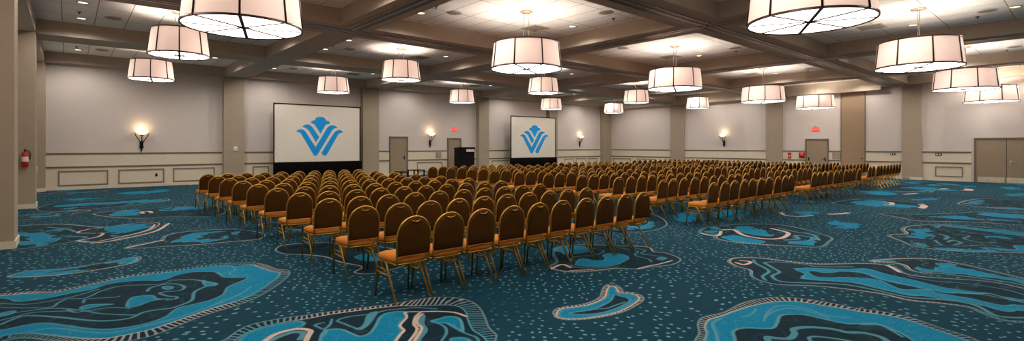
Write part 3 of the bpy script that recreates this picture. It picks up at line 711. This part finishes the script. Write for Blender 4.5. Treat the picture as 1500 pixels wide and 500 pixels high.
# ================================================================== CEILING FITTINGS
def fitting(kind):
    if kind == 'recessed_light':
        r = empty(kind, (0, 0, 0))
        MB().lathe([(.13, 0), (.13, -.012), (.10, -.014), (.095, -.004)], 24).build('ring', M['trimring'], r)
        MB().lathe([(.097, -.005), (.001, -.005)], 24).build('lens', M['recess'], r)
        l = bpy.data.lights.new('downlight', 'SPOT'); l.energy = 62; l.color = (1, .94, .88); l.spot_size = math.radians(165); l.spot_blend = .6; l.shadow_soft_size = .09
        o = bpy.data.objects.new('downlight', l); COL.objects.link(o); o.parent = r; o.location = (0, 0, -.12)
    elif kind == 'ceiling_speaker':
        r = empty(kind, (0, 0, 0))
        MB().lathe([(.20, 0), (.20, -.012), (.17, -.016)], 24).build('ring', M['trimring'], r)
        MB().lathe([(.175, -.012), (.1, -.018), (.001, -.02)], 24).build('grille', M['grey'], r)
    elif kind == 'ceiling_vent':
        r = empty(kind, (0, 0, 0))
        MB().box(-.32, .32, -.32, .32, -.012, 0).build('frame', M['trimring'], r)
        m = MB()
        for k in range(5):
            s = .27 - k * .055
            m.box(-s, s, -s, -s + .03, -.03 + k * .002, -.012).box(-s, s, s - .03, s, -.03 + k * .002, -.012).box(-s, -s + .03, -s, s, -.03 + k * .002, -.012).box(s - .03, s, -s, s, -.03 + k * .002, -.012)
        m.build('louvre', M['grey'], r)
    else:
        r = empty(kind, (0, 0, 0))
        MB().lathe([(.05, 0), (.05, -.008), (.02, -.012)], 16).build('escutcheon', M['darkframe'], r)
        MB().tube([(0, 0, -.01), (0, 0, -.05)], .012, 8).lathe([(.001, -.05), (.03, -.052), (.001, -.056)], 12).build('nozzle', M['darkframe'], r)
    return r
LAY = [('recessed_light', -2.0, 1.75, 'left rear'), ('recessed_light', -2.0, -.25, 'left middle'), ('recessed_light', 2.05, .15, 'right middle'), ('recessed_light', 1.6, -1.95, 'right front'),
       ('ceiling_speaker', -1.35, 1.15, 'left'), ('ceiling_speaker', 1.55, -1.45, 'right'), ('ceiling_vent', 1.4, 1.0, None), ('fire_sprinkler', -2.05, .95, 'left'), ('fire_sprinkler', 2.2, -1.2, 'right')]
CN = {'recessed_light': ('lit recessed ceiling light', 'ceiling light', 'recessed ceiling lights'), 'ceiling_speaker': ('round grey ceiling speaker', 'speaker', 'ceiling speakers'),
      'ceiling_vent': ('square grey ceiling vent', 'vent', 'ceiling vents'), 'fire_sprinkler': ('small dark ceiling sprinkler', 'sprinkler', 'ceiling sprinklers')}
proto = {}
bc_u = [2.27, 8.88, 16.05, 23.15, 29.3]; bc_v = [22.4, 16.2, 9.7, 3.2]
for j in range(4):
    for i in range(5):
        for kd, du, dv, side in LAY:
            if i == 4: du *= .5
            if j == 0: dv = min(dv * .85, 1.6)
            if kd not in proto: o = proto[kd] = fitting(kd)
            else: o = copy_tree(proto[kd])
            o.location = (bc_u[i] + du, bc_v[j] + dv, ZC)
            t, cat, g = CN[kd]
            tag(o, '%s, %sbay %s from left wall, %s from screens' % (t, (side + ' of ') if side else 'in ', ORD[i], ORD[j]), cat, g)

# ================================================================== SCONCES
def sconce():
    r = empty('wall_sconce', (0, 0, 0))          # origin at the wall, bowl centre height z=0; faces -Y
    MB().lathe([(.001, -.10), (.06, -.095), (.13, -.05), (.175, .015), (.18, .03), (.165, .03), (.12, -.03), (.001, -.07)], 28, cy=-.2).build('glass_bowl', M['bulbglass'], r)
    MB().lathe([(.001, -.125), (.05, -.12), (.06, -.098), (.001, -.095)], 16, cy=-.2).tube([(0, -.2, -.12), (0, -.19, -.25), (0, -.12, -.36), (0, -.05, -.45)], .013).build('stem', M['darkframe'], r)
    for s in (-1, 1):
        MB().tube([(s * .17, -.2, -.06), (s * .145, -.2, -.14), (s * .08, -.17, -.25), (s * .03, -.1, -.34), (s * .015, -.07, -.44), (s * .05, -.06, -.52)], .013).build('arm', M['darkframe'], r)
    MB().prism([(-.05, -.30), (.05, -.30), (.045, -.50), (0, -.66), (-.045, -.50)], lambda a, b, t: (a, t, b), 0, -.05).build('backplate', M['darkframe'], r, bevel=.006)
    l = bpy.data.lights.new('sconce_bulb', 'POINT'); l.energy = 2.5; l.color = (1, .72, .45); l.shadow_soft_size = .05
    o = bpy.data.objects.new('sconce_bulb', l); COL.objects.link(o); o.parent = r; o.location = (0, -.2, .12)
    return r
sc = sconce(); sc.scale = (1.3, 1.0, 1.25); sc.location = (2.23, VF, 2.22); tag(sc, 'lit wall sconce with iron arms left of the first screen', 'sconce', 'wall sconces')
for u, lab in ((15.8, 'lit wall sconce between the two doors on screen wall'), (28.86, 'lit wall sconce right of the second screen')):
    c = copy_tree(sc); c.location = (u, VF, 2.36); tag(c, lab, 'sconce', 'wall sconces')
s_s = right_s(1061)[0]
c = copy_tree(sc); p = fr_right(s_s, 0, 2.36); c.location = p; c.rotation_euler = (0, 0, -PI / 2 - math.atan(RWK)); tag(c, 'lit wall sconce on the right wall between two pilasters', 'sconce', 'wall sconces')

# ================================================================== PROJECTION SCREENS
LOGO = [[(262,158),(266,148),(276,142),(286,141),(290,130),(302,122),(320,119),(338,122),(350,130),(354,141),(366,142),(374,148),(379,158),(368,163),(355,166),(348,174),(322,220),(316,218),(288,174),(278,165)],
        [(213,183),(222,174),(236,169),(250,169),(264,178),(276,192),(309,240),(311,246),(293,275),(289,272),(262,226),(248,204),(235,193),(224,188)],
        [(178,212),(186,203),(198,199),(213,200),(226,208),(236,222),(286,300),(294,300),(348,208),(362,186),(376,174),(395,169),(412,174),(425,184),(408,189),(396,197),(386,212),(305,348),(298,358),(286,360),(276,352),(206,230),(195,220)],
        [(462,212),(452,203),(438,199),(422,203),(408,212),(398,226),(330,336),(329,348),(336,357),(348,360),(360,352),(428,232),(440,221),(450,216)]]
def proj_screen(u0, u1, z0, z1, v, label, tall):
    w = u1 - u0
    r = empty('projection_screen', ((u0 + u1) / 2, v, 0))
    a = w / 2
    sf = MB().box(-a, a, -.005, .005, z0, z1).build('screen_fabric', M['screen'], r)
    t = .05
    MB().box(-a - t, a + t, -.02, .03, z1, z1 + t).box(-a - t, a + t, -.02, .03, z0 - t, z0).box(-a - t, -a, -.02, .03, z0, z1).box(a, a + t, -.02, .03, z0, z1).build('frame', M['darkframe'], r)
    for s in (-1, 1):
        MB().box(s * a - .03, s * a + .03, .03, .07, 0, z0 + .6).tube([(s * a, .05, .9), (s * a, .22, .02)], .014).box(s * a - .03, s * a + .03, -.3, .3, 0, .03).build('leg', M['darkframe'], r)
    # skirt: hanging pleats
    n = 60; poly = []
    for k in range(n + 1):
        x = -a - .08 + (w + .16) * k / n
        poly.append((x, -.10 + .018 * math.sin(k * 2.4) + .008 * math.sin(k * 5.1)))
    m = MB(); vs = [(x, y, .02) for x, y in poly] + [(x, y * .98, z0 - .02) for x, y in poly] + [(x, y + .02, z0 - .02) for x, y in poly] + [(x, y + .02, .02) for x, y in poly]
    N1 = n + 1; fs = []
    for q in range(4):
        for k in range(n):
            i0 = q * N1 + k; j0 = ((q + 1) % 4) * N1 + k
            fs.append((i0, i0 + 1, j0 + 1, j0))
    m.add(vs, fs, True); m.build('skirt', M['drape'], r)
    # emblem on the fabric
    lx0, lx1, ly0, ly1 = 178, 462, 119, 360
    ht = (z1 - z0) * .70; wd = tall
    zc = (z0 + z1) / 2 - .12
    lm = MB()
    for poly in LOGO:
        pp = catmull(poly, True, 3)
        pts = [((x - (lx0 + lx1) / 2) / (lx1 - lx0) * wd + (.06), zc - (y - (ly0 + ly1) / 2) / (ly1 - ly0) * ht) for x, y in pp]
        lm.prism(pts, lambda a_, b_, t_: (a_, t_, b_), -.006, -.009)
    lm.build('emblem', M['logo'], sf)
    tag(r, label, 'projection screen', 'projection screens'); return r
v_s = VF - .75
a0, d0 = wall_u(402, v_s); a1, d1 = wall_u(526.5, v_s)
proj_screen(a0, a1, zat(238, d0), zat(152, d0) , v_s, 'large white projection screen with blue emblem, nearer left one with black skirt', 2.25)
b0, e0 = wall_u(749, v_s); b1, e1 = wall_u(813, v_s)
proj_screen(b0, b1, zat(231.5, e0), zat(170.5, e0), v_s, 'white projection screen with blue emblem, farther one right of the lectern', 2.6)

# ================================================================== LECTERN and small stage pieces
v_l = VF - 1.6
l0, dl = wall_u(668, v_l); l1, _ = wall_u(692, v_l)
lw = l1 - l0
rs = empty('stage_riser', ((l0 + l1) / 2, v_l, 0)); tag(rs, 'low black stage riser under the lectern', 'stage riser')
MB().box(-1.3, 1.3, -.7, .7, .30, .36).build('deck', M['lectern'], rs, bevel=.01)
for sx in (-1.2, 1.2):
    for sy in (-.6, .6): MB().box(sx - .03, sx + .03, sy - .03, sy + .03, 0, .30).build('leg', M['darkframe'], rs)
lt = empty('lectern', ((l0 + l1) / 2, v_l, .36)); tag(lt, 'black lectern with small white nameplate standing before the right door', 'lectern')
hb = 1.16
MB().box(-lw * .48, lw * .48, -.24, .22, .06, hb - .02).build('body', M['lectern'], lt, bevel=.01)
MB().prism([(-.27, hb - .10), (.27, hb - .02), (.27, hb + .02), (-.27, hb + .06)], lambda a, b, t: (t, a, b), -lw * .5, lw * .5).build('reading_top', M['lectern'], lt, bevel=.008)
MB().box(-lw * .47, lw * .47, -.27, .27, 0, .06).build('base', M['lectern'], lt, bevel=.01)
MB().box(-lw * .06, lw * .44, -.30, -.285, hb - .20, hb - .06).build('nameplate', M['paper'], lt)
def low_table(x0, x1, y, v, label):
    a, d = wall_u(x0, v); b, _ = wall_u(x1, v); z = zat(y, d)
    t = empty('low_table', ((a + b) / 2, v, 0)); w = (b - a) / 2
    MB().box(-w, w, -.35, .35, z - .05, z).build('tabletop', M['lectern'], t, bevel=.008)
    for sx in (-w + .05, w - .05):
        for sy in (-.3, .3): MB().box(sx - .03, sx + .03, sy - .03, sy + .03, 0, z - .05).build('leg', M['darkframe'], t)
    MB().box(-w + .06, w - .06, -.32, -.30, z * .3, z * .3 + .04).build('stretcher', M['darkframe'], t)
    tag(t, label, 'table', 'low black tables')
low_table(601, 618, 249, VF - 2.4, 'low black table standing below the sconce between the doors')
low_table(582, 594, 251.5, VF - 2.4, 'low black table in front of the first taupe door')

# ================================================================== WALL DEVICES
ex = empty('fire_extinguisher', (wall_u(37, 18.4)[0], 18.4, 1.1)); tag(ex, 'red fire extinguisher hanging on the taupe pilaster at left', 'fire extinguisher')
MB().lathe([(.001, 0), (.06, .0), (.07, .02), (.07, .34), (.055, .38), (.025, .40), (.001, .40)], 20, cy=-.09).build('cylinder', M['red'], ex)
MB().lathe([(.0715, .14), (.0715, .27)], 16, cy=-.09, a0=PI * 1.1, a1=PI * 1.9).build('paper_label', M['paper'], ex)
MB().tube([(0, -.09, .40), (0, -.09, .45)], .02).box(-.015, .015, -.16, -.03, .44, .46).box(-.01, .01, -.15, -.05, .47, .485).build('valve', M['darkframe'], ex)
MB().tube([(.02, -.09, .43), (.08, -.1, .42), (.1, -.1, .34), (.09, -.1, .2)], .012).build('hose', M['black'], ex)
MB().box(-.04, .04, -.03, 0, .05, .36).build('bracket', M['darkframe'], ex)

def text_mesh(s, size, name):
    """block letters E X I T as thin prisms in (x, z)"""
    G = {'E': [[(0,0),(.6,0),(.6,.18),(.2,.18),(.2,.41),(.52,.41),(.52,.59),(.2,.59),(.2,.82),(.6,.82),(.6,1),(0,1)]],
         'X': [[(0,0),(.2,0),(.33,.33),(.46,0),(.66,0),(.43,.5),(.66,1),(.46,1),(.33,.67),(.2,1),(0,1),(.23,.5)]],
         'I': [[(0,0),(.2,0),(.2,1),(0,1)]], 'T': [[(.22,0),(.42,0),(.42,.82),(.64,.82),(.64,1),(0,1),(0,.82),(.22,.82)]]}
    m = MB(); x = 0; W = {'E': .6, 'X': .66, 'I': .2, 'T': .64}; tot = sum(W[c] for c in s) + .18 * (len(s) - 1)
    for c in s:
        for p in G[c]:
            m.prism([((q[0] + x - tot / 2) * size, (q[1] - .5) * size) for q in p], lambda a, b, t: (a, t, b), -.031, -.036)
        x += W[c] + .18
    return m
def exit_sign(loc, rz, label, kind):
    r = empty('exit_sign', loc, rz); tag(r, label, 'exit sign', 'red exit signs')
    MB().box(-.19, .19, -.03, 0, -.12, .12).build('housing', M[kind], r, bevel=.006)
    text_mesh('EXIT', .15, 'x').build('letters', M['redglow'], r)
    MB().box(-.03, .03, -.02, 0, .12, .16).build('mount', M['darkframe'], r)
exit_sign((wall_u(665, VF)[0], VF, 2.66), 0, 'red glowing exit sign above the door behind the lectern', 'signface')
p = fr_right(right_s(1195)[0], 0, 2.6)
exit_sign(p, -PI / 2 - math.atan(RWK), 'red glowing exit sign above the right wall service door', 'signface')

def wall_box(fr_, s, n0, z, w, h, d, m, name, label, cat, extra=None, rz=0):
    p = fr_(s, n0, z); r = empty(name, p, rz); tag(r, label, cat)
    MB().box(-w / 2, w / 2, -d, 0, -h / 2, h / 2).build('cover', M[m], r, bevel=.005)
    if extra: extra(r)
    return r
RZ = -PI / 2 - math.atan(RWK)
def dial(r): MB().lathe([(.045, 0), (.045, .02), (.03, .03), (.001, .03)], 20).xf(lambda x, y, z: (x, -.02 - z, y)).build('dial', M['white'], r)
wall_box(fr_front, wall_u(345, VF - .33)[0], .33, 1.53, .16, .2, .03, 'white', 'thermostat', 'small white round thermostat on the first pilaster', 'thermostat', dial)
def grid_(r):
    m = MB()
    for k in range(6): m.box(-.15, .15, -.034, -.028, -.15 + k * .055, -.13 + k * .055)
    m.build('slats', M['trimring'], r)
wall_box(fr_front, wall_u(642, VF)[0], .012, 1.12, .36, .34, .03, 'grey', 'wall_vent', 'square grey vent on wainscot below the second sconce', 'vent', grid_)
wall_box(fr_right, right_s(1226)[0], .012, 1.12, .42, .36, .03, 'grey', 'wall_vent', 'square grey vent on wainscot right of the service door', 'vent', grid_, RZ)
def bell(r): MB().lathe([(.10, 0), (.10, .03), (.07, .06), (.001, .07)], 20).xf(lambda x, y, z: (x, -.04 - z, y - .04)).build('bell', M['red'], r); MB().box(-.05, .05, -.06, -.04, .06, .10).build('strobe', M['paper'], r)
wall_box(fr_right, right_s(1149)[0] - .3, .012, 1.1, .16, .34, .05, 'red', 'fire_alarm', 'red fire alarm pull station beside the second right pilaster', 'fire alarm', lambda r: MB().box(-.04, .04, -.07, -.05, -.06, .0).build('pull_lever', M['paper'], r), RZ)
wall_box(fr_right, right_s(1175)[0], .012, 1.12, .30, .32, .05, 'red', 'fire_alarm', 'red round fire bell left of the service door', 'fire alarm', bell, RZ)
def holes(n):
    def f(r):
        for k in range(n): MB().box(-.09 + k * .1, -.03 + k * .1, -.024, -.018, -.02, .03).build('switch_rocker', M['white'], r)
    return f
wall_box(fr_right, right_s(1375)[0], .012, 1.24, .24, .11, .018, 'darkframe', 'light_switch', 'dark switch plate under the rail near the double door', 'light switch', holes(2), RZ)
wall_box(fr_right, right_s(1308)[0], .012, 1.24, .22, .10, .018, 'darkframe', 'light_switch', 'dark switch plate between closet door and nearest right pilaster', 'light switch', holes(2), RZ)
wall_box(fr_right, right_s(1325)[0] - .1, .12, .06, .3, .1, .02, 'darkframe', 'floor_outlet', 'dark outlet box low on the nearest right pilaster', 'outlet', None, RZ)
wall_box(fr_front, wall_u(229, VF)[0], .012, .46, .08, .12, .012, 'darkframe', 'wall_outlet', 'small dark wall outlet inside the second panel frame', 'outlet', None)
wall_box(fr_left, 18.4 + .6, .70, 1.02, .06, .14, .02, 'white', 'light_switch', 'small white switch on the side of the extinguisher pilaster', 'light switch', None, PI / 2)

# ================================================================== CHAIRS
def dome(w, z0, zs, zt, n=12):
    """outline of the rounded back: up the left side, over the top, down the right"""
    pts = [(-w, z0), (-w * 1.02, (z0 + zs) / 2), (-w * 1.03, zs)]
    for k in range(1, n):
        q = PI - PI * k / n
        pts.append((w * 1.03 * math.cos(q), zs + (zt - zs) * math.sin(q) ** .92))
    return pts + [(w * 1.03, zs), (w * 1.02, (z0 + zs) / 2), (w, z0)]
def back_y(z): return -.215 - .05 * (z - .42) / .5
def chair_parts(lod=0):
    parts = []
    nr = 8 if lod == 0 else 4
    # seat cushion
    m = MB(); prof = [(0.92, .408), (1.0, .425), (1.02, .45), (.97, .476), (.82, .489), (.5, .494), (.0, .496)]; n = 28 if lod == 0 else 10; rings = []
    vs = []; fs = []
    for s, z in prof:
        for k in range(n):
            q = 2 * PI * k / n; e = .42
            x = abs(math.cos(q)) ** e * (1 if math.cos(q) >= 0 else -1); y = abs(math.sin(q)) ** e * (1 if math.sin(q) >= 0 else -1)
            wx = .208 - .012 * (1 - y) * .5
            vs.append((x * wx * max(s, .02), .012 + y * .222 * max(s, .02), z))
    for i in range(len(prof) - 1):
        for k in range(n): k2 = (k + 1) % n; fs.append((i * n + k, i * n + k2, (i + 1) * n + k2, (i + 1) * n + k))
    fs.append(tuple(reversed(range(n)))); m.add(vs, fs, True); parts.append(('seat', m, 'seat'))
    # backrest, padded
    o = dome(.185, .497, .70, .895, 12 if lod == 0 else 6); m = MB()
    cz = .68; k = len(o)
    rings = []
    for s, dy in ((1.0, .0), (1.0, -.016), (.9, -.026), (.5, -.030)): rings.append([(x * s, back_y(cz + (z - cz) * s) + dy, cz + (z - cz) * s) for x, z in o])
    front = [[(x * s, back_y(cz + (z - cz) * s) + dy, cz + (z - cz) * s) for x, z in o] for s, dy in ((1.0, .018), (.88, .03), (.5, .034))]
    allr = list(reversed(rings)) + front; vs = [p for r in allr for p in r]; fs = []
    for i in range(len(allr) - 1):
        for j in range(k): j2 = (j + 1) % k; fs.append((i * k + j, i * k + j2, (i + 1) * k + j2, (i + 1) * k + j))
    fs.append(tuple(range(k))); fs.append(tuple((len(allr) - 1) * k + j for j in reversed(range(k))))
    m.v = vs; m.f = [tuple(f) for f in fs]; m.smooth = [True] * len(fs); parts.append(('backrest', m, 'back'))
    # frame round the back
    o2 = [(-.188, .40)] + dome(.192, .47, .70, .905, 12 if lod == 0 else 6) + [(.188, .40)]
    parts.append(('back_frame', MB().tube([(x, back_y(z), z) for x, z in o2], .0115, nr), 'brass'))
    # hand grip
    if lod == 0:
        parts.append(('hand_grip', MB().tube([(x, back_y(.87) - .030 + abs(x) * .05, .872 - .018 * (1 - (x / .055) ** 2)) for x in (-.055, -.04, -.02, 0, .02, .04, .055)], [.003, .006, .008, .009, .008, .006, .003], 6), 'brass'))
    for s in (-1, 1):
        parts.append(('leg', MB().tube([(s * .186, .04, .400), (s * .192, .0, .385), (s * .196, -.03, .34), (s * .205, -.232, .0)], [.012, .0125, .0125, .011], nr), 'brass'))
        parts.append(('leg', MB().tube([(s * .186, .12, .402), (s * .190, .185, .395), (s * .195, .205, .35), (s * .203, .235, .0)], [.012, .0125, .0125, .011], nr), 'brass'))
    m = MB().tube([(-.186, -.2, .405), (-.188, .0, .405), (-.188, .17, .405), (-.16, .21, .405), (.16, .21, .405), (.188, .17, .405), (.188, 0, .405), (.186, -.2, .405)], .011, nr, closed=True)
    parts.append(('seat_frame', m, 'brass'))
    for s in (-1, 1):
        m = MB().tube([(s * .198, -.075, .26), (s * .198, .213, .28)], .008, nr)
        if lod == 0: m.tube([(s * .198, -.045, .315), (s * .196, .209, .33)], .007, nr)
        parts.append(('side_stretcher', m, 'brass'))
    return parts
CH = [(n, m.mesh(n, M[k])) for n, m, k in chair_parts(0)]
BLK = [('left block', 2.76, 4.985, 10, .461, 10, 1.17), ('second block', 9.85, 5.30, 10, .455, 10, 1.17), ('third block', 15.75, 5.38, 10, .462, 10, 1.17), ('far right block', 22.25, 5.62, 10, .478, 10, 1.15)]
seats = []
for bi, (bn, u0, v0, nc, du, nr_, dv) in enumerate(BLK):
    for r in range(nr_):
        for c in range(nc):
            u = u0 + c * du; v = v0 + r * dv
            seats.append((math.hypot(u, v), u, v, bi, r, c))
seats.sort()
proto_c = None
for k, (dist, u, v, bi, r, c) in enumerate(seats[:300]):
    ju, jv, jr = random.uniform(-.006, .006), random.uniform(-.02, .02), random.uniform(-.02, .02)
    if proto_c is None:
        t = proto_c = empty('banquet_chair', (0, 0, 0))
        for n_, me in CH:
            o = bpy.data.objects.new(n_, me); COL.objects.link(o); o.parent = t
    else:
        t = proto_c.copy(); COL.objects.link(t)
        for ch in CHILD:
            o = ch.copy(); COL.objects.link(o); o.parent = t
    if k == 0: CHILD = list(proto_c.children)
    t.location = (u + ju, v + jv, 0); t.rotation_euler = (0, 0, jr)
    tag(t, 'gold banquet chair, %s from left, %s row back, %s of chairs' % (ORD[c], ORD[r], BLK[bi][0]), 'chair', 'round-backed banquet chairs set out in rows')
far = MB(); low = chair_parts(1)
bym = {}
for _, m, k in low: bym.setdefault(k, []).append(m)
me = bpy.data.meshes.new('banquet_chair_rows'); V = []; Fc = []; MI = []
mk = list(bym); 
LV = []; LF = []; LM = []
for n_, m, k in low:
    o = len(LV); LV += m.v; LF += [tuple(i + o for i in f) for f in m.f]; LM += [mk.index(k)] * len(m.f)
for dist, u, v, bi, r, c in seats[300:]:
    o = len(V); V += [(x + u, y + v, z) for x, y, z in LV]; Fc += [tuple(i + o for i in f) for f in LF]; MI += LM
me.from_pydata(V, [], Fc)
for k in mk: me.materials.append(M[k])
me.polygons.foreach_set('material_index', MI); me.polygons.foreach_set('use_smooth', [True] * len(Fc)); me.update()
o = bpy.data.objects.new('banquet_chair_rows', me); COL.objects.link(o)
tag(o, 'farthest rows of gold banquet chairs packed together at the right rear', 'chairs', 'round-backed banquet chairs set out in rows', 'stuff')

# ================================================================== CAMERA, WORLD, VIEW
cam = bpy.data.cameras.new('camera'); co = bpy.data.objects.new('camera', cam); COL.objects.link(co)
co.location = (0, 0, H); co.rotation_euler = (PI / 2, 0, -math.atan2(fu, fv))
cam.sensor_width = 36; cam.lens = 36 * F / 1500; cam.shift_y = -36 / 1500; cam.clip_start = .05; cam.clip_end = 200
scene.camera = co
w = bpy.data.worlds.new('world'); scene.world = w; w.use_nodes = True
w.node_tree.nodes['Background'].inputs[0].default_value = (1, .9, .8, 1); w.node_tree.nodes['Background'].inputs[1].default_value = .0
vs_ = scene.view_settings; vs_.view_transform = 'Standard'; vs_.look = 'None'; vs_.gamma = 1; vs_.use_curve_mapping = False; vs_.exposure = 0.9
scene.cycles.use_denoising = True
scene.cycles.max_bounces = 6; scene.cycles.diffuse_bounces = 5; scene.cycles.glossy_bounces = 3; scene.cycles.sample_clamp_indirect = 4
